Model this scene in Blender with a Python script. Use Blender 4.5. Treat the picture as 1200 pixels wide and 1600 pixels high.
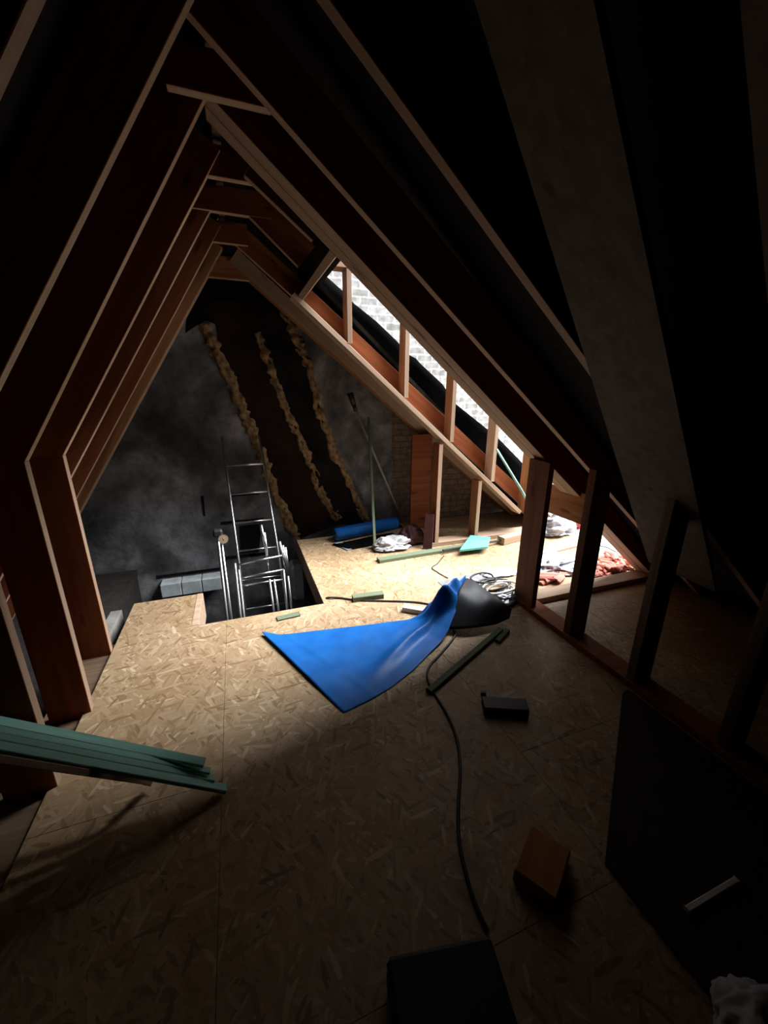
import bpy, bmesh, math, random
from mathutils import Vector, Matrix, noise
S = bpy.context.scene
for o in list(bpy.data.objects): bpy.data.objects.remove(o)
C = S.collection
V = Vector
# ---------------------------------------------------------------- camera
FPX, PITCH, YAW, ROLL, CAMH = 613.8351, .2973, .3537, .0077, 1.5
fw = V((math.sin(YAW)*math.cos(PITCH), math.cos(YAW)*math.cos(PITCH), -math.sin(PITCH)))
r_ = V((math.cos(YAW), -math.sin(YAW), 0)); u_ = r_.cross(fw)
cr = r_*math.cos(ROLL)+u_*math.sin(ROLL); cu = -r_*math.sin(ROLL)+u_*math.cos(ROLL)
cam = bpy.data.objects.new('camera', bpy.data.cameras.new('camera')); C.objects.link(cam)
m = Matrix((cr, cu, -fw)).transposed().to_4x4(); m.translation = (0, 0, CAMH); cam.matrix_world = m
cam.data.sensor_fit = 'HORIZONTAL'; cam.data.sensor_width = 36; cam.data.lens = FPX/1200*36
cam.data.clip_start = .02
S.camera = cam
# ---------------------------------------------------------------- light: overcast daylight through the open dormer
SKY = 1.2
w = bpy.data.worlds.new('sky'); S.world = w; w.use_nodes = True
w.node_tree.nodes['Background'].inputs[0].default_value = (.93, .97, 1.0, 1)
w.node_tree.nodes['Background'].inputs[1].default_value = SKY
sd = bpy.data.lights.new('sun', 'SUN'); sd.energy = 38; sd.angle = math.radians(50); sd.color = (.95, .98, 1.0)
sun = bpy.data.objects.new('sun', sd); C.objects.link(sun)
sun.rotation_euler = V((-.58, .02, -.78)).to_track_quat('-Z', 'Y').to_euler()
S.view_settings.view_transform = 'Standard'; S.view_settings.look = 'None'
S.view_settings.exposure = -.6; S.view_settings.gamma = 1; S.view_settings.use_curve_mapping = False

# ---------------------------------------------------------------- helpers
def at(u, v, ax, val):                       # point of the place seen at (u,v) on the plane axis=val
    d = fw+cr*((u-600)/FPX)-cu*((v-800)/FPX); o = V((0, 0, CAMH))
    return o+d*((val-o[ax])/d[ax])
def fl(u, v, z=0.0): return at(u, v, 2, z)
def RP(u, v, off=0.0):                       # on the right-hand roof plane
    d = fw+cr*((u-600)/FPX)-cu*((v-800)/FPX); n = V((.8753, 0, 1)); o = V((0, 0, CAMH))
    return o+d*((2.5022+.8753*.2068-off-n.dot(o))/n.dot(d))
def link(name, bm, mat, parent=None, smooth=False):
    me = bpy.data.meshes.new(name); bmesh.ops.recalc_face_normals(bm, faces=bm.faces); bm.to_mesh(me); bm.free()
    if smooth:
        for p in me.polygons: p.use_smooth = True
    me.materials.append(mat)
    o = bpy.data.objects.new(name, me); C.objects.link(o)
    if parent: o.parent = parent
    return o
def tag(o, label=None, cat=None, group=None, kind=None):
    if label: o['label'] = label
    if cat: o['category'] = cat
    if group: o['group'] = group
    if kind: o['kind'] = kind
    return o
def empty(name, loc, label, cat, group=None, rz=0):
    o = bpy.data.objects.new(name, None); C.objects.link(o); o.location = loc; o.rotation_euler.z = rz
    return tag(o, label, cat, group)
def addbox(bm, a, b, bev=0):
    r = bmesh.ops.create_cube(bm, size=1)
    vs = r['verts']
    for v in vs: v.co = V([(a[i]+b[i])/2+v.co[i]*(b[i]-a[i]) for i in range(3)])
    if bev:
        es = list({e for v in vs for e in v.link_edges})
        bmesh.ops.bevel(bm, geom=es, offset=bev, segments=1, affect='EDGES')
def box(name, a, b, mat, parent=None, bev=.002):
    bm = bmesh.new()
    c = V([(a[i]+b[i])/2 for i in range(3)])
    addbox(bm, V(a)-c, V(b)-c, bev); o = link(name, bm, mat, parent); o.location = c; return o
def bar(name, P, Q, ydir, zdir, w0, w1, d0, d1, mat, parent=None, bev=.002, wav=0, seed=0):
    """timber from P to Q; cross-section from w0..w1 along ydir and d0..d1 along zdir"""
    P, Q = V(P), V(Q); L = (Q-P).length; x = (Q-P).normalized()
    y = V(ydir); y = (y-x*y.dot(x)).normalized(); z = x.cross(y)
    if z.dot(V(zdir)) < 0: z = -z
    bm = bmesh.new(); n = max(2, int(L/.12)) if wav else 1
    rings = []
    for i in range(n+1):
        t = i/n*L; ring = []
        for (a, b) in ((w0, d0), (w1, d0), (w1, d1), (w0, d1)):
            j = noise.noise_vector(V((t*2.1+seed*7, a*9, b*9)))*wav if wav else V((0, 0, 0))
            ring.append(bm.verts.new((t, a+j.y, b+j.z)))
        rings.append(ring)
    for i in range(n):
        for k in range(4): bm.faces.new((rings[i][k], rings[i][(k+1) % 4], rings[i+1][(k+1) % 4], rings[i+1][k]))
    bm.faces.new(rings[0]); bm.faces.new(rings[-1][::-1])
    if bev:
        bm.normal_update()
        es = [e for e in bm.edges if e.is_manifold and e.calc_face_angle(0) > .7]
        bmesh.ops.bevel(bm, geom=es, offset=bev, segments=1, affect='EDGES')
    o = link(name, bm, mat, parent)
    # right-handed local frame
    if x.cross(y).dot(z) < 0:
        me = o.data
        for v in me.vertices: v.co.z = -v.co.z
        me.flip_normals(); z = -z
    if mat.name in ('red_pine', 'pine'):     # narrow faces take the pale material, wide faces keep the base one
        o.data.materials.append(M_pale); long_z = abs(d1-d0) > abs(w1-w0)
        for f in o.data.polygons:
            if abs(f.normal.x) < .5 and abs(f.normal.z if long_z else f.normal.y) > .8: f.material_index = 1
    M = Matrix((x, y, z)).transposed().to_4x4(); M.translation = P
    o.matrix_basis = (parent.matrix_basis.inverted() @ M) if parent else M
    return o
def tube(name, pts, r, mat, parent=None, seg=10, smooth=True, closed=False, r1=None, sub=0):
    pts = [V(p) for p in pts]
    if sub:
        q = []
        for i in range(len(pts)-1):
            p0 = pts[max(i-1, 0)]; p1 = pts[i]; p2 = pts[i+1]; p3 = pts[min(i+2, len(pts)-1)]
            for k in range(sub):
                t = k/sub
                q.append(.5*((2*p1)+(p2-p0)*t+(2*p0-5*p1+4*p2-p3)*t*t+(3*p1-p0-3*p2+p3)*t**3))
        pts = q+[pts[-1]]
    o0 = pts[0].copy(); bm = bmesh.new(); rings = []; up = V((0, 0, 1))
    for i, p in enumerate(pts):
        d = (pts[min(i+1, len(pts)-1)]-pts[max(i-1, 0)]).normalized()
        if abs(d.z) > .95: up = V((1, 0, 0))
        a = d.cross(up).normalized(); b = a.cross(d).normalized(); up = b
        rr = r if r1 is None else r+(r1-r)*i/(len(pts)-1)
        rings.append([bm.verts.new(p-o0+a*math.cos(k*math.tau/seg)*rr+b*math.sin(k*math.tau/seg)*rr) for k in range(seg)])
    for i in range(len(rings)-1):
        for k in range(seg): bm.faces.new((rings[i][k], rings[i][(k+1) % seg], rings[i+1][(k+1) % seg], rings[i+1][k]))
    bm.faces.new(rings[0]); bm.faces.new(rings[-1])
    o = link(name, bm, mat, parent, smooth)
    o.location = o0-(parent.location if parent else V((0, 0, 0)))
    return o
def slab(name, pts, thick, mat, parent=None, off=None):
    """flat piece: outline pts, thickened by vector off"""
    pts = [V(p) for p in pts]; c = sum(pts, V((0, 0, 0)))/len(pts)
    n = (pts[1]-pts[0]).cross(pts[2]-pts[0]).normalized()
    d = V(off) if off is not None else n*thick
    bm = bmesh.new(); a = [bm.verts.new(p-c) for p in pts]; b = [bm.verts.new(p-c+d) for p in pts]
    bm.faces.new(a); bm.faces.new(b[::-1]); k = len(a)
    for i in range(k): bm.faces.new((a[i], a[(i+1) % k], b[(i+1) % k], b[i]))
    o = link(name, bm, mat, parent); o.location = c-(parent.location if parent else V((0, 0, 0))); return o
def grid(name, rows, mat, parent=None, thick=.003, sub=1):
    """cloth: rows of points, subdivided smoothly"""
    o0 = V(rows[0][0]); bm = bmesh.new()
    vs = [[bm.verts.new(V(p)-o0) for p in r] for r in rows]
    for i in range(len(vs)-1):
        for j in range(len(vs[0])-1): bm.faces.new((vs[i][j], vs[i][j+1], vs[i+1][j+1], vs[i+1][j]))
    bmesh.ops.remove_doubles(bm, verts=bm.verts, dist=.0005)
    o = link(name, bm, mat, parent, True); o.location = o0-(parent.location if parent else V((0, 0, 0)))
    if sub:
        s = o.modifiers.new('s', 'SUBSURF'); s.levels = s.render_levels = sub
    t = o.modifiers.new('t', 'SOLIDIFY'); t.thickness = thick; t.offset = 0
    return o
def crumple(name, c, size, mat, seed, parent=None, fold=.35, sub=5, flat=.25):
    bm = bmesh.new(); bmesh.ops.create_icosphere(bm, subdivisions=sub, radius=1)
    for v in bm.verts:
        p = v.co.copy(); s = V((seed*3.1, seed*1.7, 0))
        a = noise.noise(p*1.6+s); b = 1-abs(noise.noise(p*2.7+s*2))*2.2; cc = 1-abs(noise.noise(p*6+s))*2
        p *= 1+fold*a+fold*.45*b+fold*.2*cc
        if p.z < 0: p.z *= flat
        v.co = V((p.x*size[0], p.y*size[1], p.z*size[2]))
    mz = min(v.co.z for v in bm.verts)
    for v in bm.verts: v.co.z -= mz
    o = link(name, bm, mat, parent, True); o.location = c; return o

# ---------------------------------------------------------------- materials
def nodes(name):
    m = bpy.data.materials.new(name); m.use_nodes = True; nt = m.node_tree
    return m, nt, nt.nodes['Principled BSDF']
def N(nt, t, **k):
    n = nt.nodes.new(t)
    for a, b in k.items():
        if a.startswith('i_'): n.inputs[a[2:].replace('_', ' ')].default_value = b
        else: setattr(n, a, b)
    return n
def ramp(nt, src, stops):
    r = N(nt, 'ShaderNodeValToRGB'); e = r.color_ramp.elements
    while len(e) < len(stops): e.new(.5)
    for i, (p, c) in enumerate(stops): e[i].position = p; e[i].color = (*c, 1)
    nt.links.new(src, r.inputs[0]); return r
def mapping(nt, scale, rot=(0, 0, 0), space='Object'):
    tc = N(nt, 'ShaderNodeTexCoord'); mp = N(nt, 'ShaderNodeMapping')
    mp.inputs['Scale'].default_value = scale; mp.inputs['Rotation'].default_value = rot
    nt.links.new(tc.outputs[space], mp.inputs[0]); return mp
def bump(nt, bs, src, st, dist=.01):
    b = N(nt, 'ShaderNodeBump'); b.inputs['Strength'].default_value = st; b.inputs['Distance'].default_value = dist
    nt.links.new(src, b.inputs['Height']); nt.links.new(b.outputs[0], bs.inputs['Normal'])
def mixc(nt, fac, a, b, mode='MIX'):
    m = N(nt, 'ShaderNodeMix', data_type='RGBA', blend_type=mode)
    if isinstance(fac, (int, float)): m.inputs[0].default_value = fac
    else: nt.links.new(fac, m.inputs[0])
    for s, i in ((a, 6), (b, 7)):
        if isinstance(s, tuple): m.inputs[i].default_value = (*s, 1)
        else: nt.links.new(s, m.inputs[i])
    return m.outputs[2]
def wood(name, light, dark, rough=.75, vary=.25):
    m, nt, bs = nodes(name); L = nt.links
    mp = mapping(nt, (1.2, 22, 22)); oi = N(nt, 'ShaderNodeObjectInfo')
    ad = N(nt, 'ShaderNodeVectorMath', operation='ADD'); L.new(mp.outputs[0], ad.inputs[0])
    mu = N(nt, 'ShaderNodeMath', operation='MULTIPLY'); mu.inputs[1].default_value = 37; L.new(oi.outputs['Random'], mu.inputs[0]); L.new(mu.outputs[0], ad.inputs[1])
    n1 = N(nt, 'ShaderNodeTexNoise', i_Scale=1.0, i_Detail=6.0, i_Distortion=.6); L.new(ad.outputs[0], n1.inputs['Vector'])
    mp2 = mapping(nt, (2.3, 9, 9)); v = N(nt, 'ShaderNodeTexVoronoi', i_Scale=1.0); L.new(mp2.outputs[0], v.inputs['Vector'])
    kn = ramp(nt, v.outputs['Distance'], [(0, (0, 0, 0)), (.10, (.35, .35, .35)), (.17, (1, 1, 1))])
    c = ramp(nt, n1.outputs['Fac'], [(.3, dark), (.62, light)])
    k = tuple(x*.45 for x in dark)
    c2 = mixc(nt, kn.outputs[0], k, c.outputs[0])
    rv = N(nt, 'ShaderNodeMapRange'); rv.inputs[3].default_value = 1-vary; rv.inputs[4].default_value = 1; L.new(oi.outputs['Random'], rv.inputs[0])
    hs = N(nt, 'ShaderNodeHueSaturation'); L.new(c2, hs.inputs['Color']); L.new(rv.outputs[0], hs.inputs['Value'])
    L.new(hs.outputs[0], bs.inputs['Base Color']); bs.inputs['Roughness'].default_value = rough
    bs.inputs['Specular IOR Level'].default_value = .2
    bump(nt, bs, n1.outputs['Fac'], .25, .004); return m
def plain(name, c, rough=.6, metal=0, var=.15, scale=18, bmp=.1, spec=.3):
    m, nt, bs = nodes(name); L = nt.links; mp = mapping(nt, (scale,)*3)
    n = N(nt, 'ShaderNodeTexNoise', i_Scale=1.0, i_Detail=5.0); L.new(mp.outputs[0], n.inputs['Vector'])
    r = ramp(nt, n.outputs['Fac'], [(.3, tuple(x*(1-var) for x in c)), (.7, tuple(min(1, x*(1+var)) for x in c))])
    L.new(r.outputs[0], bs.inputs['Base Color']); bs.inputs['Roughness'].default_value = rough
    bs.inputs['Metallic'].default_value = metal; bs.inputs['Specular IOR Level'].default_value = spec
    if bmp: bump(nt, bs, n.outputs['Fac'], bmp, .005)
    return m
def osb():
    m, nt, bs = nodes('osb'); L = nt.links
    wn = mapping(nt, (5, 5, 5)); nz = N(nt, 'ShaderNodeTexNoise', i_Scale=1.0, i_Detail=2.0); L.new(wn.outputs[0], nz.inputs['Vector'])
    col = None; first = ramp(nt, nz.outputs['Fac'], [(.3, (.31, .205, .115)), (.7, (.39, .275, .165))]).outputs[0]; col = first
    hs = []
    for i, (rot, sx, sy, thr) in enumerate(((.35, 11, 62, .50), (-.75, 13, 70, .60), (1.25, 10, 55, .66), (.95, 15, 78, .72), (-.1, 9, 58, .80), (-1.2, 12, 66, .82))):
        m0 = mapping(nt, (1, 1, 1), (0, 0, rot)); mp = N(nt, 'ShaderNodeMapping'); L.new(m0.outputs[0], mp.inputs[0])
        mp.inputs['Scale'].default_value = (sx, sy, 1); mp.inputs['Location'].default_value = (i*3.7, i*1.3, 0)
        ds = N(nt, 'ShaderNodeVectorMath', operation='MULTIPLY_ADD'); L.new(nz.outputs['Color'], ds.inputs[0]); ds.inputs[1].default_value = (.9, 1.6, 0); L.new(mp.outputs[0], ds.inputs[2])
        v = N(nt, 'ShaderNodeTexVoronoi', voronoi_dimensions='2D', i_Scale=1.0); L.new(ds.outputs[0], v.inputs['Vector'])
        sp = N(nt, 'ShaderNodeSeparateColor'); L.new(v.outputs['Color'], sp.inputs[0])
        gt = N(nt, 'ShaderNodeMath', operation='GREATER_THAN'); L.new(sp.outputs[0], gt.inputs[0]); gt.inputs[1].default_value = thr
        ed = N(nt, 'ShaderNodeMath', operation='LESS_THAN'); L.new(v.outputs['Distance'], ed.inputs[0]); ed.inputs[1].default_value = .55
        fa = N(nt, 'ShaderNodeMath', operation='MULTIPLY'); L.new(gt.outputs[0], fa.inputs[0]); L.new(ed.outputs[0], fa.inputs[1])
        cc = ramp(nt, sp.outputs[1], [(0, (.22, .135, .07)), (.25, (.32, .215, .12)), (.7, (.39, .28, .17)), (.9, (.43, .315, .20)), (1, (.54, .42, .28))])
        col = mixc(nt, fa.outputs[0], col, cc.outputs[0]); hs.append(sp.outputs[1])
    big = mapping(nt, (1.1, 1.1, 1)); bn = N(nt, 'ShaderNodeTexNoise', i_Scale=1.0, i_Detail=4.0); L.new(big.outputs[0], bn.inputs['Vector'])
    st = ramp(nt, bn.outputs['Fac'], [(.35, (.78, .72, .66)), (.6, (1, 1, 1))])
    out = mixc(nt, 1.0, col, st.outputs[0], 'MULTIPLY')
    L.new(out, bs.inputs['Base Color']); bs.inputs['Roughness'].default_value = .55; bs.inputs['Specular IOR Level'].default_value = .35
    bw = N(nt, 'ShaderNodeRGBToBW'); L.new(col, bw.inputs[0]); bump(nt, bs, bw.outputs[0], .35, .004)
    return m
def bricks(name, c1, c2, mortar, scale, msize=.02, sootlo=None, rough=.9):
    m, nt, bs = nodes(name); L = nt.links
    tc = N(nt, 'ShaderNodeTexCoord'); sp = N(nt, 'ShaderNodeSeparateXYZ'); L.new(tc.outputs['Object'], sp.inputs[0])
    cb = N(nt, 'ShaderNodeCombineXYZ'); L.new(sp.outputs['X'], cb.inputs[0]); L.new(sp.outputs['Z'], cb.inputs[1])
    nz = N(nt, 'ShaderNodeTexNoise', i_Scale=9.0, i_Detail=5.0); L.new(tc.outputs['Object'], nz.inputs['Vector'])
    ds = N(nt, 'ShaderNodeVectorMath', operation='MULTIPLY_ADD'); L.new(nz.outputs['Color'], ds.inputs[0]); ds.inputs[1].default_value = (.035, .03, 0); L.new(cb.outputs[0], ds.inputs[2])
    b = N(nt, 'ShaderNodeTexBrick'); L.new(ds.outputs[0], b.inputs['Vector'])
    b.inputs['Scale'].default_value = scale; b.inputs['Mortar Size'].default_value = msize; b.inputs['Mortar Smooth'].default_value = .3
    b.inputs['Brick Width'].default_value = .5; b.inputs['Row Height'].default_value = .2
    b.inputs['Color1'].default_value = (*c1, 1); b.inputs['Color2'].default_value = (*c2, 1); b.inputs['Mortar'].default_value = (*mortar, 1)
    n2 = N(nt, 'ShaderNodeTexNoise', i_Scale=14.0, i_Detail=6.0); L.new(tc.outputs['Object'], n2.inputs['Vector'])
    st = ramp(nt, n2.outputs['Fac'], [(.35, (.5, .47, .45)), (.6, (1, 1, 1))])
    L.new(mixc(nt, .8, b.outputs['Color'], st.outputs[0], 'MULTIPLY'), bs.inputs['Base Color'])
    bs.inputs['Roughness'].default_value = rough; bump(nt, bs, b.outputs['Fac'], -.6, .01); return m
def plaster():
    m, nt, bs = nodes('sooty_plaster'); L = nt.links
    tc = N(nt, 'ShaderNodeTexCoord')
    n1 = N(nt, 'ShaderNodeTexNoise', i_Scale=1.5, i_Detail=6.0, i_Distortion=.8); L.new(tc.outputs['Object'], n1.inputs['Vector'])
    n2 = N(nt, 'ShaderNodeTexNoise', i_Scale=9.0, i_Detail=8.0, i_Roughness=.65); L.new(tc.outputs['Object'], n2.inputs['Vector'])
    a = ramp(nt, n1.outputs['Fac'], [(.36, (.05, .05, .052)), (.5, (.13, .13, .135)), (.66, (.34, .345, .36))])
    b = ramp(nt, n2.outputs['Fac'], [(.3, (.45, .43, .42)), (.65, (1, 1, 1))])
    L.new(mixc(nt, 1.0, a.outputs[0], b.outputs[0], 'MULTIPLY'), bs.inputs['Base Color']); bs.inputs['Roughness'].default_value = .95
    bump(nt, bs, n2.outputs['Fac'], .5, .02); return m
M_osb = osb()
M_pine = wood('pine', (.42, .20, .09), (.28, .11, .045))
M_red = wood('red_pine', (.30, .092, .032), (.20, .050, .016))
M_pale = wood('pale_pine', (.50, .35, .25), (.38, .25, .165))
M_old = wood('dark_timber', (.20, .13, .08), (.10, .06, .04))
M_green = wood('treated_timber', (.15, .18, .115), (.10, .12, .07))
M_teal = wood('teal_treated_timber', (.36, .62, .52), (.22, .46, .38), vary=.12)
M_block = wood('offcut_wood', (.50, .22, .07), (.36, .14, .04))
M_plaster = plaster()
M_brick = bricks('old_brick', (.26, .19, .14), (.17, .13, .10), (.12, .10, .08), 2.9)
M_white_brick = bricks('pale_brick', (.76, .75, .74), (.52, .51, .50), (.95, .95, .95), 2.6, .028)
M_weathered = wood('weathered_plank', (.13, .10, .07), (.08, .06, .042))
M_black = plain('black_membrane', (.002, .002, .002), .95, var=.3, scale=6, spec=.02)
M_bside = plain('black_sheet', (.014, .015, .019), .5, var=.3, scale=6, spec=.3)
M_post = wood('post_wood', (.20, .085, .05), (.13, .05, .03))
M_roof = plain('roof_underlay', (.02, .017, .016), .9, var=.3, spec=.1)
M_soot = plain('soot_black', (.012, .010, .010), .95, var=.5, scale=5, spec=.05)
M_mortar = plain('squeezed_mortar', (.24, .155, .08), .95, var=.6, scale=22, bmp=.6, spec=.1)
M_concrete = plain('grey_block', (.42, .45, .47), .9, var=.3, scale=8, bmp=.4, spec=.1)
M_alu = plain('aluminium', (.75, .76, .78), .28, 1, var=.06, bmp=0)
M_plastic = plain('black_plastic', (.02, .02, .022), .45, var=.1)
M_blue = plain('blue_sheet', (.007, .105, .38), .45, var=.18, scale=7, bmp=.06, spec=.22)
M_greysheet = plain('grey_sheet', (.16, .16, .17), .6, var=.2)
M_cable = plain('cable_rubber', (.02, .018, .017), .5, var=.1)
M_wcable = plain('white_cable', (.75, .73, .70), .45, var=.05)
M_rag = plain('white_rag', (.42, .41, .42), .8, var=.15, bmp=.3)
M_maroon = plain('maroon_fabric', (.055, .016, .016), .7, var=.3, bmp=.3)
M_foil = plain('silver_plastic', (.36, .37, .41), .35, .35, var=.15)
M_redbag = plain('red_plastic', (.50, .06, .06), .4, var=.2)
M_tile = plain('red_clay', (.55, .20, .15), .85, var=.25, bmp=.4)
M_stick = plain('grey_pole', (.40, .38, .36), .5, var=.2)
M_card = plain('pale_card', (.45, .40, .36), .9, var=.25)
M_edge2 = plain('dusty_joist', (.22, .21, .19), .9, var=.3, scale=9)
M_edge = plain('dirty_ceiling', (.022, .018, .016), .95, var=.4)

# ---------------------------------------------------------------- the setting
FT = .022
bm = bmesh.new()
def sheet(x0, y0, x1, y1): addbox(bm, (x0+.0007, y0+.0007, -FT), (x1-.0007, y1-.0007, 0), .0008)
XL = -.83
for y0, y1 in ((-1.3, .55), (.55, 1.79), (1.79, 2.57)): sheet(-.19, y0, 1.03, y1)
for y0, y1 in ((-1.3, .1), (.1, 1.34), (1.34, 2.57)): sheet(XL, y0, -.19, y1)
sheet(XL, 2.57, -.37, 3.03)
for y0, y1 in ((-1.3, -.2), (-.2, 1.04), (1.04, 2.57)): sheet(1.03, y0, 2.25, y1)
sheet(.48, 2.57, 1.70, 3.94); sheet(1.70, 2.57, 3.34, 4.12)
for y0, y1 in ((-1.3, 1.04), (1.04, 2.57)): sheet(2.25, y0, 3.34, y1)
tag(link('floor', bm, M_osb), kind='structure')
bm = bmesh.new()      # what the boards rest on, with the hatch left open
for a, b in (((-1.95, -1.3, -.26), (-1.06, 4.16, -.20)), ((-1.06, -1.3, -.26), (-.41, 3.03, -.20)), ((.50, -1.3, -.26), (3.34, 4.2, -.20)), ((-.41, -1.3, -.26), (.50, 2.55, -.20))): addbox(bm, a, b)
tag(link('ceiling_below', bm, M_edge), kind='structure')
# joists lining the hatch
tag(box('trim_hatch_side', (.484, 2.56, -.20), (.528, 4.1, -FT-.001), M_old), kind='structure')
tag(box('trim_hatch_near', (-.41, 2.524, -.20), (.48, 2.566, -FT-.001), M_old), kind='structure')
tag(box('trim_hatch_step', (-.408, 2.575, -.20), (-.366, 3.03, .003), M_pale), kind='structure')
tag(box('trim_eaves_joist', (-.98, 2.45, -.20), (-.91, 3.02, -.03), M_edge2), kind='structure')
GY = 4.16
def rr_z(x): return 2.5022-.8753*(x-.2068)
# gable wall
bm = bmesh.new()
prof = [(-2.1, -2.6), (1.62, -2.6), (1.62, rr_z(1.62)+.3), (.06, 2.95), (-2.1, -.4)]
a = [bm.verts.new((x, GY, z)) for x, z in prof]; b = [bm.verts.new((x, GY+.2, z)) for x, z in prof]
bm.faces.new(a); bm.faces.new(b[::-1])
for i in range(5): bm.faces.new((a[i], a[(i+1) % 5], b[(i+1) % 5], b[i]))
gable = tag(link('wall_gable', bm, M_plaster), kind='structure')
tag(slab('wall_gable_brick', [(1.62, GY, -2.6), (3.6, GY, -2.6), (3.6, GY, -.15), (1.62, GY, rr_z(1.62)+.25)], .2, M_brick, off=(0, .2, 0)), kind='structure')
tag(slab('wall_parapet', [(.1, 4.40, 1.9), (5.5, 4.40, -2.6), (5.5, 4.40, 4.2), (.1, 4.40, 4.2)], .25, M_white_brick, off=(0, .25, 0)), kind='structure')
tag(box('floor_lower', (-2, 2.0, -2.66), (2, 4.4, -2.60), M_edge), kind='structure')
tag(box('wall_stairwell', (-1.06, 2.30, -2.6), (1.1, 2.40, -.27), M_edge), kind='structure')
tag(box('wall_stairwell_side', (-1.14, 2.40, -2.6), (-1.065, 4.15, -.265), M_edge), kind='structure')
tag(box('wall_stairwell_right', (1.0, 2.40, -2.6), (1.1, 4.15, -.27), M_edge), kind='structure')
tag(slab('wall_back', [(-2.2, -1.3, -.3), (3.6, -1.3, -.3), (3.6, -1.3, 3.2), (-2.2, -1.3, 3.2)], .1, M_roof, off=(0, -.1, 0)), kind='structure')
# roof decks (outside the rafters)
LM = 1.608
def ll_z(x): return 2.5022+LM*(x+.0248)
def deck(name, xa, xb, y0, y1, side, off=.175):
    if side == 'R': n = V((.8753, 0, 1)).normalized(); f = rr_z
    else: n = V((-LM, 0, 1)).normalized(); f = ll_z
    pts = [V((x, y, f(x)))+n*off for x, y in ((xa, y0), (xb, y0), (xb, y1), (xa, y1))]
    return tag(slab(name, pts, .03, M_roof, off=n*.03), kind='structure')
deck('ceiling_left', -2.0, .25, -1.3, GY, 'L')
deck('ceiling_right_near', -.15, 3.35, -1.3, 2.2, 'R')
deck('ceiling_right_top', -.15, .60, 2.2, 3.45, 'R')
tag(slab('floor_bounce', [(3.45, -2, -.35), (14, -2, -.35), (14, 12, -.35), (3.45, 12, -.35)], .1, plain('pale_bounce', (.55, .54, .52), .9), off=(0, 0, -.1)), kind='structure')  # unseen outside ground, added and kept pale to bounce daylight indoors
deck('ceiling_right_far', -.15, 3.35, 3.45, 4.38, 'R')
tag(box('wall_eaves_right', (3.36, -1.3, -.3), (3.42, 1.99, .35), M_roof), kind='structure')
tag(box('wall_eaves_left', (-1.95, -1.3, -.3), (-1.85, GY, -.1), M_roof), kind='structure')

# masonry marks on the gable: bulging mortar seams beside black flue strips
def ridge(name, px, rad, mat, seed, flat=.6, sq=6):
    pts = [at(u, v, 1, GY) for u, v in px]; fine = []
    for i in range(len(pts)-1):
        for k in range(14): fine.append(pts[i].lerp(pts[i+1], k/14))
    fine.append(pts[-1]); bm = bmesh.new(); rings = []
    for i, p in enumerate(fine):
        q = fine[min(i+1, len(fine)-1)]-fine[max(i-1, 0)]; s = V((q.z, 0, -q.x)).normalized()
        ring = []
        for k in range(9):
            a = math.pi*k/8; n = noise.noise(V((i*.33, k*.6, seed*5)))+.6*noise.noise(V((i*.9, k*1.1, seed*9)))
            rr = rad*max(.12, 1+1.3*n)
            ring.append(bm.verts.new(p+s*math.cos(a)*rr+V((0, -1, 0))*math.sin(a)*rr*flat))
        rings.append(ring)
    for i in range(len(rings)-1):
        for k in range(8): bm.faces.new((rings[i][k], rings[i][k+1], rings[i+1][k+1], rings[i+1][k]))
    return link(name, bm, mat, gable, True)
ridge('mortar_seam', [(318, 505), (340, 550), (368, 610), (390, 665), (410, 715), (430, 770), (462, 838)], .045, M_mortar, 1)
ridge('mortar_seam', [(402, 520), (425, 580), (445, 635), (475, 700), (498, 760), (528, 812)], .038, M_mortar, 2)
ridge('mortar_seam', [(437, 470), (462, 530), (482, 575), (498, 640), (522, 705), (548, 760), (572, 815)], .042, M_mortar, 3)
def strip(name, L, R, mat, dy):
    bm = bmesh.new(); a = [at(u, v, 1, GY) for u, v in L]; b = [at(u, v, 1, GY) for u, v in R]
    va = [bm.verts.new(p+V((0, -dy, 0))) for p in a]; vb = [bm.verts.new(p+V((0, -dy, 0))) for p in b]
    for i in range(len(a)-1): bm.faces.new((va[i], va[i+1], vb[i+1], vb[i]))
    r = bmesh.ops.extrude_face_region(bm, geom=bm.faces[:])
    for g in r['geom']:
        if isinstance(g, bmesh.types.BMVert): g.co.y += dy+.01
    return link(name, bm, mat, gable)
strip('flue_strip', [(402, 470), (425, 580), (445, 635), (475, 700), (498, 760), (530, 818)], [(440, 465), (470, 545), (492, 610), (515, 690), (542, 755), (575, 820)], M_soot, .012)
M_brownsoot = plain('brown_soot', (.020, .011, .008), .95, var=.5, scale=4, spec=.05)
strip('flue_strip', [(330, 470), (345, 555), (370, 610), (392, 665), (430, 765), (466, 842)], [(400, 470), (425, 580), (445, 635), (475, 700), (498, 760), (530, 818)], M_brownsoot, .008)
# soot at the top of the gable
slab('soot_patch', [at(u, v, 1, GY-.004) for u, v in ((300, 395), (420, 395), (470, 480), (430, 500), (400, 520), (350, 512), (320, 500), (290, 520))], .004, M_soot, gable, off=(0, .006, 0))
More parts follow.
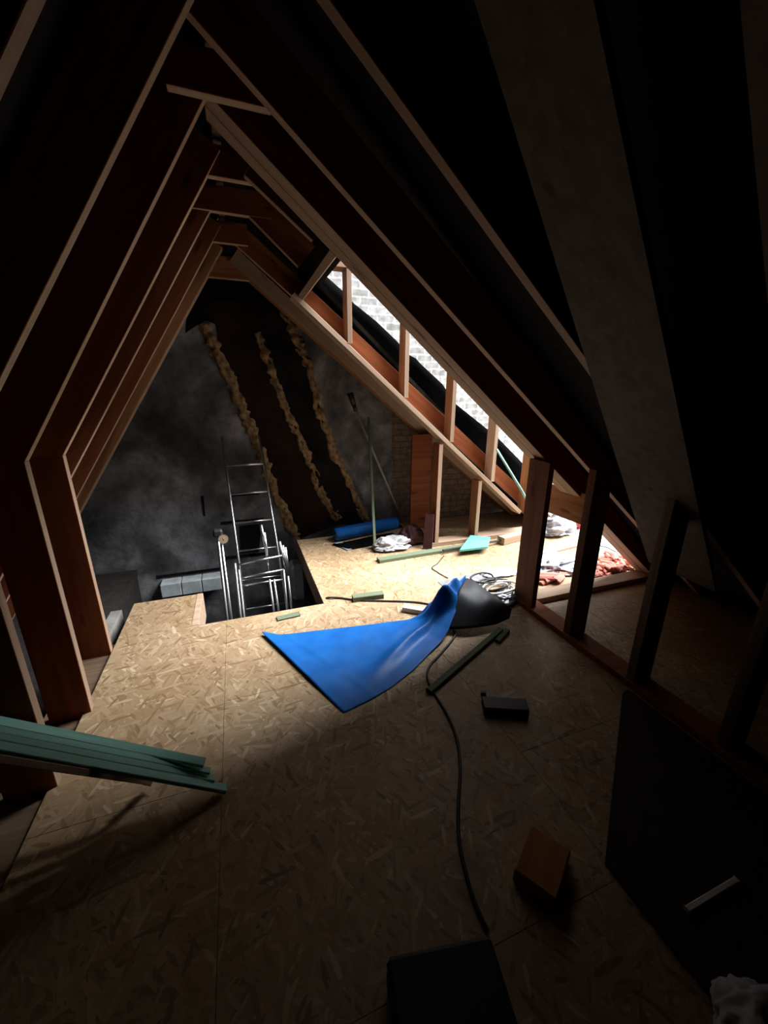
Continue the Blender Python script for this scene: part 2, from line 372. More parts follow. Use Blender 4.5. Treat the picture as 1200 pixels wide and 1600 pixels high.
# pale block course and grey rounded block low on the gable, seen through the hatch
bm = bmesh.new(); p = at(249, 915, 1, 4.02); q = at(345, 899, 1, 4.02)
for i in range(3):
    x0 = p.x+(q.x-p.x)*i/3; x1 = p.x+(q.x-p.x)*(i+1)/3
    addbox(bm, (x0+.003, 4.02, p.z-.14), (x1-.003, GY+.02, p.z), .006)
link('pale_block_course', bm, M_concrete, gable)
bm = bmesh.new(); p = at(468, 885, 1, 3.95)
addbox(bm, (p.x-.10, 3.95, p.z-.42), (p.x+.07, GY+.02, p.z+.01), .04)
link('rounded_block', bm, M_concrete, gable)
bm = bmesh.new()
for (u0, v0, u1, v1) in ((245, 902, 345, 880), (390, 868, 420, 862), (345, 873, 400, 868), (345, 818, 412, 806), (362, 774, 405, 768)):
    p = at(u0, v0, 1, GY); q = at(u1, v1, 1, GY); addbox(bm, (p.x, GY-.006, p.z-.012), (q.x, GY+.02, p.z+.018))
link('dark_crack', bm, M_soot, gable)
# small recess / dark stain behind the ladder
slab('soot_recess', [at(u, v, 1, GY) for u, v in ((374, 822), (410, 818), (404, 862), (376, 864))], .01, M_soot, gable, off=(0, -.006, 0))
slab('scaffold_slot', [at(u, v, 1, GY) for u, v in ((314, 775), (318, 775), (321, 806), (318, 806))], .01, M_soot, gable, off=(0, -.006, 0))

# ---------------------------------------------------------------- timbers
LN = V((-LM, 0, 1)).normalized(); RN = V((.8753, 0, 1)).normalized()
def line_at(p1, p2, y): return at(*p1, 1, y), at(*p2, 1, y)
def ext(P, Q, za, zb):      # extend the line to heights za (top) and zb (bottom)
    d = Q-P; return P+d*((za-P.z)/d.z), P+d*((zb-P.z)/d.z)
RW = .042
def lrafter(p1, p2, y, label, zb=-.18, mat=M_red, wdt=RW):
    P, Q = ext(*line_at(p1, p2, y), 2.60, zb)
    o = bar('rafter', P, Q, (0, 1, 0), LN, 0, wdt, 0, .17, mat, wav=.0012, seed=y)
    return tag(o, label, 'rafter', 'left-hand rafters')
def rrafter(p1, p2, y, label, zt=2.57, zb=-.12, mat=M_red, wdt=RW, dep=.17):
    P, Q = ext(*line_at(p1, p2, y), zt, zb)
    o = bar('rafter', P, Q, (0, 1, 0), RN, 0, wdt, 0, dep, mat, wav=.0012, seed=y+3)
    return tag(o, label, 'rafter', 'right-hand rafters')
lrafter((280, 25), (3, 585), 1.535, 'nearest lit rafter of the left slope, pale edge running off the left')
lrafter((315, 160), (38, 722), 1.936, 'left slope rafter meeting the stud second back along the left knee wall')
lrafter((325, 270), (98, 712), 2.437, 'left slope rafter meeting the farthest stud of the left knee wall')
lrafter((327, 331), (108, 750), 2.896, 'first left slope rafter beyond the farthest left stud')
lrafter((331, 379), (118, 780), 3.400, 'second left slope rafter beyond the farthest left stud')
lrafter((333, 412), (124, 800), 3.870, 'left slope rafter lying against the sooty gable wall', mat=M_pine, wdt=.12)
P = V((-.82, 1.03, 1.2235)); Q = V((-.0248, 1.03, 2.5022)); P, Q = ext(P, Q, 2.6, -.18)
tag(bar('rafter', P, Q, (0, 1, 0), LN, 0, RW, 0, .17, M_red), 'left slope rafter overhead, in black shadow at the top left of the picture', 'rafter', 'left-hand rafters')
tag(box('ridge_board', (.02, -1.25, 2.66), (.06, GY, 2.86), M_old), 'dark ridge board running along the peak of the attic', 'ridge board')
# right
rrafter((430, 172), (925, 737), 1.70, 'right slope rafter just this side of the wide trimmer beam, above the second dark post', 2.72)
rrafter((560, 62), (880, 510), 1.22, 'right slope rafter nearest overhead that disappears behind the broad diagonal plank', 2.72)
rrafter((400, 290), (497, 383), 2.39, 'short right slope rafter stub ending at the dormer trimmer, next to the wide beam', 2.50, 2.262)
rrafter((390, 338), (468, 418), 2.88, 'short middle rafter stub ending at the dormer trimmer', 2.50, 2.262)
rrafter((372, 385), (452, 458), 3.44, 'doubled rafter along the far side of the dormer opening, with an orange face', 2.52, -.1, M_red, .05, .135)
rrafter((366, 415), (640, 662), 3.92, 'right slope rafter lying against the gable wall', 2.52, -.1, M_pine, .12, .12)
# trimmer beam A : two plies side by side
P, Q = line_at((365, 190), (858, 724), 2.03)
P, Q = ext(P, Q, 2.60, -.02)
A = empty('trimmer_beam', P, 'wide doubled beam along the near side of the dormer opening, with a tan underside', 'beam')
bar('beam_ply', P, Q, (0, 1, 0), RN, 0, .097, 0, .17, M_red, A, wav=.001, seed=1)
bar('beam_ply', P, Q, (0, 1, 0), RN, .099, .195, 0, .17, M_red, A, wav=.001, seed=2)
# header closing the opening at the top
p0 = at(521, 394, 1, 2.235); p1 = at(457, 460, 1, 3.425); p1.x = p0.x; p1.z = p0.z
p1 = V((p0.x, 3.425, p0.z))
SD = V((1, 0, -.8753)).normalized()
tag(bar('trimmer_joist', p0, p1, SD, RN, -.02, .022, -.005, .16, M_pale), 'short tan trimmer joist closing the top of the dormer opening', 'joist')
# collar ties
def collar(a, b, z, label, y=None, th=.042, h=.13, mat=M_red):
    P = at(*a, 2, z); Q = at(*b, 2, z); y0 = (P.y+Q.y)/2 if y is None else y
    o = bar('collar_tie', (P.x, y0, z), (Q.x, y0, z), (0, 1, 0), (0, 0, 1), -th/2, th/2, 0, h, mat)
    return tag(o, label, 'collar tie', 'collar ties')
collar((262, 144), (425, 170), 2.50, 'nearest collar tie, longest and highest in the picture')
collar((322, 278), (400, 287), 2.50, 'second collar tie from the near end')
collar((300, 330), (425, 341), 2.50, 'third collar tie from the near end')
collar((330, 379), (388, 384), 2.50, 'fourth collar tie, last one before the gable')
tag(bar('collar_tie', (-.16, 3.98, 2.40), (.36, 3.98, 2.40), (0, 1, 0), (0, 0, 1), -.03, .03, 0, .16, M_pine), 'dull brown collar tie against the gable wall at the peak', 'collar tie', 'collar ties')

# left knee-wall studs
def stud(name, P, Q, ylen, xlen, mat, label, cat='stud', group=None):
    P, Q = V(P), V(Q)
    o = bar(name, P, Q, (0, 1, 0), (1 if xlen > 0 else -1, 0, 0), min(0, ylen), max(0, ylen), 0, abs(xlen), mat, wav=.0008, seed=P.y)
    return tag(o, label, cat, group)
for y, b, t, lab in ((1.535, (90, 1228), None, 'nearest left knee-wall stud, crossed by the stack of green battens'),
                     (1.936, (141, 1105), (38, 722), 'left knee-wall stud second back from the green battens'),
                     (2.437, (173, 1018), (98, 712), 'farthest left knee-wall stud, in front of the grey gable wall')):
    B = at(*b, 1, y); B.z = -.02
    T = at(*t, 1, y) if t else B+V((-.005, 0, 1.26))
    stud('stud', B, T, RW, -.17, M_red, lab, group='left knee-wall studs')
tag(box('sole_plate', (-1.01, -1.2, -.20), (-.835, 2.55, -.021), M_old), 'dark sole plate under the left knee-wall studs', 'sole plate')

# right knee wall: sole plate, posts
XR = 1.8386
tag(box('sole_plate', (XR-.012, -1.2, .001), (XR+.12, 2.16, .04), M_red), 'sole plate on the floor under the two dark posts', 'sole plate')
hA = at(858, 726, 0, XR).z
stud('post', (XR, 1.953, .041), (XR, 1.953, 1.075), .19, .042, M_post, 'dark reddish post standing under the wide trimmer beam', 'post', 'right knee-wall posts')
stud('post', (XR, 1.60, .041), (XR, 1.60, 1.095), .052, .13, M_post, 'dark reddish post right of the one under the wide beam, with one bright edge', 'post', 'right knee-wall posts')
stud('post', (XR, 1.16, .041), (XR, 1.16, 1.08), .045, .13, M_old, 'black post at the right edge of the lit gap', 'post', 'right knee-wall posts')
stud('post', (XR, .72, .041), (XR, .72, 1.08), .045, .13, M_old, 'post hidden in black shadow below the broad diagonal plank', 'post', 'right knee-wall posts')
# near cheek plate on floor
P = at(862, 950, 2, .05); Q = at(1010, 902, 2, .05)
tag(box('cheek_plate', (XR+.125, 2.03, .001), (3.12, 2.155, .045), M_pale), 'bright pink-toned sole plate on the floor running right from the two dark posts', 'sole plate')
# blocking between the posts
a = at(862, 756, 0, 2.22); b = at(906, 768, 0, 2.22); c = at(858, 801, 0, 2.22)
tag(bar('nogging', (2.22, b.y-.1, c.z), (2.22, a.y, c.z), (1, 0, 0), (0, 0, 1), 0, .045, 0, a.z-c.z, M_pine), 'short orange blocking board between the tops of the two dark posts', 'blocking')

# far cheek framing: sloped plate, studs above and below, floor plate
CY = 3.30
P, Q = line_at((456, 462), (812, 803), CY)
tag(bar('cheek_rail', P, Q, (0, 1, 0), RN, 0, .135, -.002, .036, M_pale, wav=.0008), 'pale sloping rail along the far side of the dormer opening', 'rail')
railv = (Q-P)/(Q.x-P.x)
def rail_z(x): return (P+railv*(x-P.x)).z+.047
for (u, v, lab) in ((551, 545, 'topmost cheek stud on the sloping rail'), (638, 622, 'second cheek stud down the sloping rail'),
                    (709, 687, 'third cheek stud down the sloping rail'), (773, 744, 'fourth cheek stud down the sloping rail'),
                    (826, 790, 'lowest cheek stud, partly hidden by the post under the wide beam')):
    x1 = at(u, v, 1, CY).x; x0 = x1-.04
    bm_o = stud('cheek_stud', (x0, CY, rail_z(x0)+.0), (x0, CY, 2.40), .132, .040, M_pine if u != 773 else M_pale, lab, 'stud', 'dormer cheek studs')
tag(bar('top_plate', (.60, CY, 2.402), (3.1, CY, 2.402), (0, 1, 0), (0, 0, 1), 0, .132, 0, .045, M_pine), 'level top plate over the dormer cheek studs', 'plate')
for (u, v, tu, tv, lab, mt) in ((685, 846, 685, 682, 'taller of the two studs below the sloping rail, pale edge', M_red), (747, 832, 748, 741, 'shorter of the two studs below the sloping rail, pale edge', M_pine)):
    x1 = at(u, v, 1, CY).x; zt = rail_z(x1)-.075
    stud('stud', (x1-.042, CY, .042), (x1-.042, CY, zt), .125, .042, mt, lab, 'stud', 'studs below the sloping rail')
tag(box('cheek_plate', (1.72, CY-.005, .001), (3.05, CY+.135, .041), M_pale), 'pale floor plate under the two studs below the sloping rail', 'sole plate')
a = at(642, 780, 1, 3.86); b = at(669, 780, 1, 3.86)
tag(box('gable_board', (a.x, 3.86, .001), (b.x+.02, 3.90, rr_z(a.x)-.09), M_red), 'wide orange upright board beside the gable wall, behind the taller stud', 'board')
# black membrane hanging behind the cheek
top = [(488, 408), (501, 424), (534, 453), (553, 474), (588, 502), (620, 533), (638, 554), (650, 560), (657, 568), (691, 600), (712, 631), (753, 664), (777, 683), (810, 717), (850, 760)]
bot = [(455, 440), (480, 460), (520, 500), (553, 530), (588, 562), (620, 592), (638, 610), (648, 617), (657, 625), (691, 656), (712, 680), (753, 714), (777, 738), (806, 762), (846, 800)]
rows = []
for k in range(6):
    row = []
    for (a, b) in zip(top, bot):
        A_ = at(*a, 1, 3.53); B_ = at(*b, 1, 3.53); q = A_.lerp(B_, k/5*1.25); q.y += .012*noise.noise(q*7); row.append(q)
    rows.append(row)
tag(grid('roofing_membrane', rows, M_black, thick=.004, sub=0), 'black roofing membrane hanging behind the dormer cheek studs', 'membrane')

# broad diagonal plank under the rafters, top right
p = [RP(u, v, .03) for u, v in ((722, -60), (1013, 878), (1118, 925), (915, -60))]
n = -RN
tag(slab('diagonal_plank', p, .03, M_weathered, off=RN*.022), 'broad diagonal plank across the underside of the near rafters, upper right', 'plank')
p = [RP(u, v, .03) for u, v in ((1150, -60), (1215, 640), (1290, 640), (1250, -60))]
tag(slab('diagonal_plank', p, .03, M_weathered, off=RN*.022), 'faint plank in the dark at the extreme top right edge', 'plank')

# ---------------------------------------------------------------- ladders
def rail_tube(name, px, ys, mat, parent, r=.014, zb=-2.58, flat=False):
    a = at(*px[0], 1, ys[0]); b = at(*px[1], 1, ys[1]); d = b-a
    e = a+d*((zb-a.z)/d.z) if zb is not None else b
    return a, e, tube(name, [a, e], r, mat, parent, seg=8)
lad = empty('ladder', (0.1, 3.6, -2.6), 'tall aluminium ladder leaning on the sooty gable wall, standing in the hatch', 'ladder')
la, lb, _ = rail_tube('rail', ((347, 682), (385, 965)), (4.10, 3.80), M_alu, lad, .013)
ra, rb, _ = rail_tube('rail', ((405, 680), (449, 950)), (4.10, 3.80), M_alu, lad, .013)
for v in (727, 772, 817, 862, 907, 953):
    def onr(a, e):
        best = None
        for i in range(400):
            p = a.lerp(e, i/400); d = p-V((0, 0, CAMH)); vv = 800-FPX*d.dot(cu)/d.dot(fw)
            if best is None or abs(vv-v) < best[0]: best = (abs(vv-v), p)
        return best[1]
    A_ = onr(la, lb); B_ = onr(ra, rb); B_ = V((B_.x, A_.y, A_.z)); t = (A_.z-ra.z)/(rb.z-ra.z); B_ = ra.lerp(rb, t)
    tube('rung', [A_, B_], .010, M_alu, lad, seg=8)
for k in range(5):
    z = -1.1-.3*k; t = (z-la.z)/(lb.z-la.z); t2 = (z-ra.z)/(rb.z-ra.z)
    tube('rung', [la.lerp(lb, t), ra.lerp(rb, t2)], .010, M_alu, lad, seg=8)
M_dalu = plain('dull_aluminium', (.36, .36, .37), .4, 1, var=.1, bmp=0)
fo = empty('folding_ladder', (.1, 3.2, -2.6), 'folded multi-joint aluminium ladder with round hinge, in front of the tall ladder', 'ladder')
tube('rail', [at(341, 846, 1, 3.35), at(353, 970, 1, 3.25)+V((0, 0, -1.4))], .013, M_dalu, fo, 8)
tube('rail', [at(346, 846, 1, 3.30), at(361, 970, 1, 3.20)+V((0.01, 0, -1.4))], .012, M_alu, fo, 8)
tube('rail', [at(367, 880, 1, 3.45), at(376, 968, 1, 3.35)+V((0, 0, -1.4))], .012, M_dalu, fo, 8)
tube('rail', [at(373, 890, 1, 3.40), at(384, 968, 1, 3.30)+V((0, 0, -1.4))], .010, M_dalu, fo, 8)
for (u, v, u2, v2, r, m) in ((408, 820, 415, 858, .013, M_alu), (413, 832, 420, 892, .013, M_alu), (437, 846, 447, 892, .012, M_alu), (442, 852, 450, 900, .012, M_alu), (446, 855, 452, 905, .011, M_alu)):
    a = at(u, v, 1, 3.5); b = at(u2, v2, 1, 3.45); tube('sliding_tube', [a, b], r, m, fo, 8)
for (u, v, u2, v2) in ((443, 890, 449, 955), (450, 900, 456, 950), (421, 905, 426, 940), (428, 905, 433, 938)):
    a = at(u, v, 1, 3.42); b = at(u2, v2, 1, 3.38); tube('rail', [a, b+(b-a)*3], .011, M_dalu, fo, 8)
for (u, v, u2, v2) in ((374, 882, 441, 868), (378, 903, 443, 890), (379, 915, 445, 905)):
    tube('rung', [at(u, v, 1, 3.42), at(u2, v2, 1, 3.42)], .011, M_alu, fo, 8)
bm = bmesh.new(); bmesh.ops.create_cone(bm, segments=20, radius1=.038, radius2=.038, depth=.02, cap_ends=True)
for v in bm.verts: v.co = V((v.co.x, v.co.z, v.co.y))
hg_ = link('hinge', bm, M_alu, fo); hg_.location = at(349, 842, 1, 3.28)-fo.location
bm = bmesh.new(); addbox(bm, (-.045, -.03, -.03), (.03, .03, .035), .014)
h_ = link('hinge_cover', bm, M_plastic, fo); h_.location = at(342, 833, 1, 3.33)-fo.location
bm = bmesh.new(); bmesh.ops.create_cone(bm, segments=6, radius1=.008, radius2=.008, depth=.03, cap_ends=True)
for v in bm.verts: v.co = V((v.co.x, v.co.z, v.co.y))
h_ = link('hinge_bolt', bm, M_dalu, hg_); h_.location = V((0, -.012, 0))

# ---------------------------------------------------------------- green battens, left foreground
def batten(name, tip, far, zt, tfar, w_, t_, mat, label, group=None, up=(0, 0, 1)):
    A_ = fl(*tip, zt); F0 = V((0, 0, CAMH)); g = fl(*far); B_ = F0.lerp(g, tfar); d = B_-A_
    o = bar(name, A_, B_+d*.35, up, (0, 1, 0), -t_/2, t_/2, -w_/2, w_/2, mat)
    return tag(o, label, 'batten', group)
batten('batten', (352, 1233), (0, 1168), .014, .66, .034, .017, M_teal, 'lowest and longest of the pale green battens fanned out at left', 'green battens')
batten('batten', (335, 1217), (0, 1152), .060, .69, .028, .010, M_teal, 'second lowest of the pale green battens fanned out at left', 'green battens')
batten('batten', (328, 1205), (0, 1141), .092, .71, .026, .010, M_teal, 'third of the pale green battens, just under the top one', 'green battens')
batten('batten', (320, 1192), (0, 1128), .130, .735, .036, .014, M_teal, 'topmost and shortest of the pale green battens fanned out at left', 'green battens')
batten('batten', (232, 1222), (0, 1186), .035, .60, .030, .020, M_old, 'dark batten added beneath the pale green battens', 'green battens')  # added in dark timber to darken the lower side of the stack

# ---------------------------------------------------------------- blue sheet with black underside
def lerp_path(pts, n):
    pts = [V(p) for p in pts]; L = [0]
    for i in range(1, len(pts)): L.append(L[-1]+(pts[i]-pts[i-1]).length)
    out = []
    for k in range(n):
        s = L[-1]*k/(n-1); i = 0
        while i < len(pts)-2 and L[i+1] < s: i += 1
        t = (s-L[i])/max(1e-6, L[i+1]-L[i]); out.append(pts[i].lerp(pts[i+1], t))
    return out
tarp = empty('sheet', fl(560, 1040), 'crumpled bright blue sheet twisted over to its black side, lying on the boards', 'sheet')
topE = [fl(408, 987, .02), fl(440, 992, .006), fl(500, 985, .006), fl(570, 977, .008), fl(640, 968, .012), fl(656, 960, .04), fl(668, 945, .10), fl(700, 922, .17), fl(728, 904, .20)]
botE = [fl(537, 1114, .004), fl(580, 1093, .004), fl(612, 1074, .004), fl(645, 1048, .006), fl(672, 1020, .012), fl(690, 1002, .02), fl(700, 986, .05), fl(716, 945, .14), fl(728, 904, .20)]
T_ = lerp_path(topE, 60); B_ = lerp_path(botE, 60); rows = []
for j in range(60):
    row = []; s = j/59
    for i in range(33):
        t = i/32; q = T_[j].lerp(B_[j], t)
        bump_ = math.sin(math.pi*t)*(.004+.10*math.exp(-((s-.80)/.10)**2)*math.exp(-((t-.45)/.28)**2))
        sm = math.sin(math.pi*t)
        bump_ += .115*max(0, 1-abs(s-.66-.16*t)/.055)**1.2*sm*min(1, t*1.7)
        bump_ -= .040*max(0, 1-abs(s-.55-.16*t)/.06)*sm*(t < .9)*(s > .5)*0
        bump_ += .085*max(0, 1-abs(s-.86-.05*t)/.045)*sm*max(0, min(1, (.93-s)*10))*min(1, t*1.7)
        bump_ += .045*max(0, 1-abs(t-.80+.62*(s-.25))/.10)*max(0, min(1, (s-.12)*4))*max(0, min(1, (.75-s)*5))*sm
        bump_ += .004*max(0, 1-abs(t-.62-.1*s)/.02)*(s < .35)+.004*max(0, 1-abs(s-.10-.04*t)/.012)
        cr_ = 1-2*abs(noise.noise(q*5+V((3, 1, 0))))
        bump_ += (.006+.035*max(0, s-.45))*max(0, cr_)*sm+.02*max(0, s-.6)*noise.noise(q*17)*sm*2
        q = q+V((0, 0, bump_)); row.append(q)
    rows.append(row)
grid('blue_side', rows, M_blue, tarp, thick=.003, sub=1)
bk = [fl(728, 903, .205), fl(742, 908, .20), fl(765, 926, .17), fl(785, 940, .12), fl(800, 952, .05)]
fr = [fl(700, 984, .03), fl(722, 983, .045), fl(750, 980, .05), fl(775, 976, .035), fl(796, 966, .015)]
K1 = lerp_path(bk, 18); K2 = lerp_path(fr, 18); rows = []
for j in range(18):
    row = []; s = j/17
    for i in range(13):
        t = i/12; q = K1[j].lerp(K2[j], t); q.z += .07*math.sin(math.pi*t)*(1-s*.6)+.018*noise.noise(q*8)*math.sin(math.pi*t); row.append(q)
    rows.append(row)
grid('black_side', rows, M_bside, tarp, thick=.003, sub=1)

# ---------------------------------------------------------------- things on the boards
cab = [fl(505, 938, -.05), fl(512, 934, .008), fl(530, 934, .008), fl(560, 938, .006), fl(600, 939, .006), fl(650, 941, .006), fl(690, 948, .006)]
tag(tube('cable', cab, .007, M_cable, sub=6), 'black cable running from the hatch edge across the boards to the blue sheet', 'cable')
cab = [(708, 985), (712, 992), (690, 1020), (672, 1040), (668, 1060), (680, 1085), (700, 1118), (714, 1155), (719, 1200), (716, 1260), (717, 1310), (727, 1360), (742, 1410), (762, 1455)]
tag(tube('cable', [fl(u, v, .008) for u, v in cab], .0065, M_cable, sub=6), 'long black cable snaking from under the black sheet towards the camera', 'cable')
def lay(name, a, b, wdt, h, mat, label, cat, z=0.001, group=None, wv=0):
    P, Q = fl(*a, z), fl(*b, z); d = (Q-P).normalized(); s = V((-d.y, d.x, 0))
    return tag(bar(name, P, Q, s, (0, 0, 1), -wdt/2, wdt/2, 0, h, mat, wav=wv), label, cat, group)
lay('batten', (670, 1083), (782, 986), .035, .022, M_green, 'green batten lying on the boards below the black side of the sheet', 'batten')
lay('offcut', (768, 1005), (784, 988), .030, .020, M_green, 'short green offcut against the far end of the green batten', 'offcut').location += V((.035, -.01, 0))
lay('offcut', (551, 938), (598, 932), .06, .035, M_green, 'small green treated offcut beside the cable near the hatch', 'offcut')
lay('offcut', (630, 953), (672, 960), .055, .035, M_card, 'pale grey block half under the blue sheet', 'offcut')
lay('offcut', (433, 968), (468, 960), .05, .010, M_green, 'thin flat greenish strip lying at the edge of the hatch', 'offcut')
# dark block with slot
o = lay('rubber_block', (754, 1108), (822, 1112), .075, .045, M_plastic, 'dark block lying alone on the boards right of the green batten', 'block')
lay('crumb', (751, 1084), (759, 1085), .018, .015, M_plastic, 'tiny dark crumb beside the dark block', 'crumb')
# orange wood block near
P = fl(852, 1372); th = math.radians(16)
b_ = box('wood_block', (-.085, -.065, 0), (.085, .065, .055), M_block, bev=.004); b_.location = P+V((0, 0.02, .029)); b_.rotation_euler.z = th+.28
tag(b_, 'square orange-brown wood offcut in the dim foreground', 'block')
# tool case
P = fl(603, 1492, .11); Q = fl(766, 1457, .11); d = Q-P; n_ = V((d.y, -d.x, 0)).normalized(); c_ = (P+Q)/2+n_*.12; c_.z = 0
tc = empty('tool_case', c_, 'black tool case lying in the dark at the bottom of the picture', 'case', rz=math.atan2(d.y, d.x)); hw = d.length/2
bm = bmesh.new(); addbox(bm, (-hw, -.12, .0), (hw, .12, .07), .012); link('case_base', bm, M_plastic, tc)
bm = bmesh.new(); addbox(bm, (-hw, -.12, .073), (hw, .12, .11), .012); lid_ = link('case_lid', bm, M_plastic, tc)
for x in (-.08, .08):
    bm = bmesh.new(); addbox(bm, (x-.02, -.130, .04), (x+.02, -.121, .09), .002); link('latch', bm, M_dalu, lid_)
h_ = tube('handle', [V((-.05, -.121, .05)), V((-.05, -.15, .05)), V((.05, -.15, .05)), V((.05, -.121, .05))], .008, M_plastic, None, 8); h_.parent = tc
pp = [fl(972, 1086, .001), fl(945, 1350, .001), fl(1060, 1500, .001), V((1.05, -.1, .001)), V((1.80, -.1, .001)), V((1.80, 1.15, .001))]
tag(slab('dark_slab', pp, .015, plain('dark_brown', (.03, .020, .014), .9, var=.3), off=(0, 0, .014)), 'large dark slab laid over the floor along the foot of the near right knee wall', 'board')  # thin dark slab laid here to blacken this stretch of floor
lay('metal_rod', (1072, 1424), (1150, 1377), .016, .012, M_wcable, 'pale rod lying in the dark at lower right', 'rod', z=.017)
crumple('pale_rag', fl(1175, 1600, .017), (.10, .06, .035), M_rag, 8)
tag(bpy.data.objects['pale_rag'], 'pale crumpled rag in the bottom right corner', 'rag')

# roll of blue membrane by the gable
ro = empty('membrane_roll', fl(570, 840), 'blue roll of membrane lying against the gable wall', 'roll')
a = fl(524, 846, 0)+V((0, 0, .075)); b = fl(618, 826, 0)+V((0, 0, .075))
tube('roll', [a, a.lerp(b, .5), b], .068, M_blue, ro, 24)
d = (b-a).normalized(); tube('core', [a-d*.012, b+d*.012], .03, M_plastic, ro, 16)
e0 = [fl(516, 850, .01), fl(545, 846, .01), fl(580, 838, .01), fl(614, 832, .01)]
e1 = [fl(545, 859, .004), fl(560, 857, .004), fl(592, 850, .004), fl(622, 843, .004)]
rows = [[p.lerp(q, t)+V((0, 0, .012*math.sin(math.pi*t))) for t in (0, .25, .5, .75, 1)] for p, q in zip(lerp_path(e0, 8), lerp_path(e1, 8))]
grid('loose_flap', rows, M_black, ro)
slab('flap_edge', [fl(522, 848, .016), fl(534, 846, .016), fl(550, 857, .008), fl(543, 860, .008)], .003, M_foil, ro)
# broom leaning
br = empty('broom', fl(623, 812), 'long-handled broom leaning head-up on the gable wall', 'broom')
a = fl(624, 812); a.y = min(a.y, 4.10); b = at(556, 642, 1, 4.10)
tube('handle', [a, b], .011, M_stick, br, 10); e = at(547, 614, 1, 4.10)
hd_ = tube('head', [b, b.lerp(e, .35)], .022, M_plastic, br, 8)
bs_ = tube('bristles', [b.lerp(e, .35), e], .026, M_plastic, None, 8, r1=.034); bs_.parent = hd_; bs_.location = (e-b)*.35
a = fl(586, 861); b = at(576, 652, 1, 4.10)
tag(bar('batten', a, b, (1, 0, 0), (0, 1, 0), -.013, .013, -.01, .01, M_green), 'thin upright green batten propped against the gable wall', 'batten')
crumple('cloth', fl(612, 856), (.165, .10, .075), M_rag, 3, fold=.5)
tag(bpy.data.objects['cloth'], 'crumpled white rag beside the thin upright batten', 'cloth')
crumple('bag', fl(643, 848), (.13, .10, .14), M_maroon, 5, fold=.2)
tag(bpy.data.objects['bag'], 'dark maroon bag at the foot of the taller stud', 'bag')
P = fl(668, 857); 
o = bar('panel', P+V((0, 0, .002)), at(672, 803, 1, P.y+.06), (1, -.6, 0), (0, -1, 0), -.045, .045, 0, .03, M_maroon); tag(o, 'narrow dark red panel leaning against the taller stud', 'panel')
# planks along the far cheek
lay('plank', (591, 878), (756, 851), .075, .03, M_green, 'green treated plank lying on the boards in front of the far cheek wall', 'plank')
lay('plank', (672, 853), (800, 836), .055, .022, M_pale, 'pale plank behind the green treated plank', 'plank').location += V((.0, .035, 0))
lay('strip', (692, 861), (800, 842), .018, .014, M_cable, 'thin dark strip lying on the far planks', 'strip', z=.034)
slab('teal_board', [fl(718, 862, .05), fl(762, 857, .05), fl(766, 842, .05), fl(735, 839, .05)], .02, plain('mint_board_paint', (.10, .40, .30), .7))
tag(bpy.data.objects['teal_board'], 'small mint-green board piece resting on the green plank', 'board')
lay('wood_block', (782, 850), (830, 838), .09, .075, M_pale, 'pale timber block near the far planks', 'block')
lay('plank', (825, 872), (905, 852), .05, .02, M_pale, 'short pale lath on the sunlit boards beyond the posts', 'plank')
# wire, grey sheet, silver bag
tag(tube('wire', [fl(u, v, .006) for u, v in ((694, 868), (684, 880), (675, 887), (684, 894), (692, 899), (700, 903))], .004, M_cable, sub=5), 'thin bent wire on the boards beyond the sheet', 'wire')
slab('grey_board', [fl(684, 909, .004), fl(748, 894, .004), (fl(772, 905, .004)), fl(704, 926, .004)], .01, M_greysheet)
tag(bpy.data.objects['grey_board'], 'flat grey slate-like board behind the tip of the blue sheet', 'board')
o = crumple('packet', fl(785, 896), (.19, .07, .022), M_foil, 11, fold=.25); o.rotation_euler.z = -.1; tag(o, 'flat silver plastic packet left of the first dark post', 'packet')
# coiled cables
def coil(c, rad, turns, mat, seed, label, r=.006):
    random.seed(seed); pts = []
    for k in range(turns*14+1):
        a = k/14*math.tau; rr = rad*(1+.25*math.sin(a*.37+seed)+.12*math.sin(2.3*a))
        pts.append(c+V((math.cos(a)*rr*1.2+.02*math.sin(a*.21), math.sin(a)*rr*.8, .010+.035*abs(math.sin(a*.43+seed)))))
    tag(tube('cable_coil', pts, r, mat, sub=2, seg=7), label, 'cable')
coil(fl(772, 921), .10, 4, M_cable, 2, 'black coiled cable heaped behind the black side of the sheet', .008)
coil(fl(778, 925, .05), .09, 2, M_wcable, 5, 'white looped cable on top of the black coil', .008)
coil(fl(753, 910, .1), .07, 1, M_cable, 7, 'single black loop of cable at the tip of the sheet', .007)
crumple('plastic_bag', fl(786, 940), (.09, .06, .05), M_foil, 17, fold=.5); tag(bpy.data.objects['plastic_bag'], 'grey crumpled plastic by the foot of the first dark post', 'bag')
# bags beyond the post
crumple('plastic_bag', fl(866, 832), (.20, .13, .12), M_foil, 21, fold=.5); tag(bpy.data.objects['plastic_bag.001'], 'silvery crumpled plastic bag seen between the two dark posts', 'bag')
crumple('plastic_bag', fl(893, 826), (.16, .10, .13), M_redbag, 23, fold=.4); tag(bpy.data.objects['plastic_bag.002'], 'red and white crumpled plastic bag seen between the two dark posts', 'bag')
o = crumple('foil_heap', fl(862, 888), (.22, .12, .06), M_foil, 31, fold=.7); tag(o, 'heap of torn silver foil and plastic on the boards between the dark posts', 'rubbish')
lay('slate_board', (858, 873), (895, 877), .09, .012, M_greysheet, 'flat blue-grey strip behind the torn foil', 'strip', z=.03)
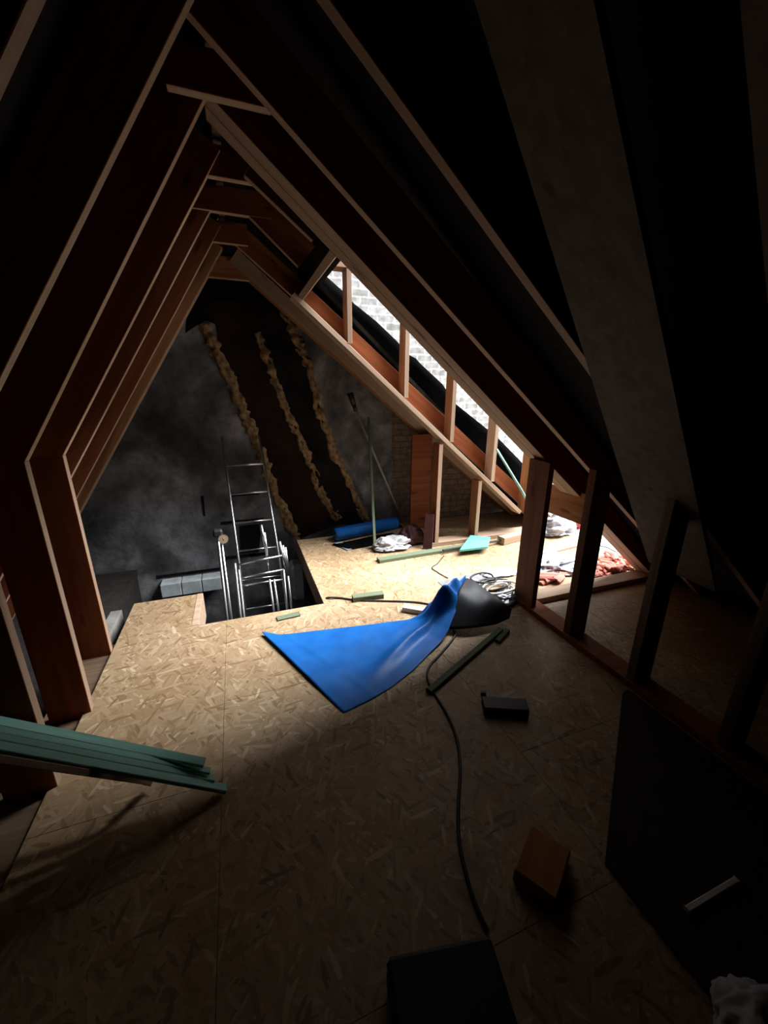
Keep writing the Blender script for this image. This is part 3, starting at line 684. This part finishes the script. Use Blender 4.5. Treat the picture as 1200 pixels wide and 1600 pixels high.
# clay tile fragments
random.seed(12)
def tilefrag(c, L, W, rz, tilt, z, label, grp):
    bm = bmesh.new(); n = 6; vs = []
    for i in range(n+1):
        t = i/n-.5; zc = .018*math.cos(t*math.pi)
        vs.append([bm.verts.new((-L/2+random.uniform(-.012, .012), t*W, zc)), bm.verts.new((L/2+random.uniform(-.012, .012), t*W, zc))])
    for i in range(n): bm.faces.new((vs[i][0], vs[i+1][0], vs[i+1][1], vs[i][1]))
    g = bmesh.ops.extrude_face_region(bm, geom=bm.faces[:])
    for e in g['geom']:
        if isinstance(e, bmesh.types.BMVert): e.co.z += .012
    o = link('tile_fragment', bm, M_tile); o.location = c+V((0, 0, z)); o.rotation_euler = (tilt, tilt*.4, rz)
    return tag(o, label, 'tile', grp)
for k in range(48):
    u = random.uniform(920, 985); v = random.uniform(872, 908)
    if v > 915-(u-920)*.3: v -= 14
    tilefrag(fl(u, v), random.uniform(.07, .15), random.uniform(.03, .06), random.uniform(0, 6.28), random.uniform(-.25, .25), .004+.018*(k % 3), 'broken red clay tile piece in the pile right of the dark posts', 'broken tiles beside the posts')
for k in range(8):
    u = random.uniform(848, 884); v = random.uniform(893, 912)
    tilefrag(fl(u, v), random.uniform(.12, .18), random.uniform(.05, .08), random.uniform(-.5, .5), random.uniform(-.15, .15), .004+.016*(k % 3), 'broken red clay tile piece under the foil between the dark posts', 'broken tiles between the posts')
tag(tube('wire', [fl(u, v, .01) for u, v in ((935, 852), (950, 856), (962, 862), (972, 861), (985, 870))], .006, M_greysheet, sub=5), 'dark wire on the sunlit boards above the tile pile', 'wire')
# pale rod leaning in cheek
tag(tube('rod', [at(776, 702, 1, 3.22), at(816, 768, 1, 3.0), fl(840, 815)], .012, M_teal, seg=8), 'pale greenish rod leaning across the lowest gap of the cheek', 'rod')
# rubble in the left eaves
for k, (x, y, rz) in enumerate(((-1.08, 1.22, .3), (-1.16, 1.42, 1.1), (-1.02, .98, .7))):
    o = box('brick', (-.09, -.05, 0), (.09, .05, .06), M_tile, bev=.006); o.location = (x, y, -.168); o.rotation_euler.z = rz
    tag(o, 'old red brick lying in the dark left eaves below the green battens', 'brick', 'bricks in the eaves')
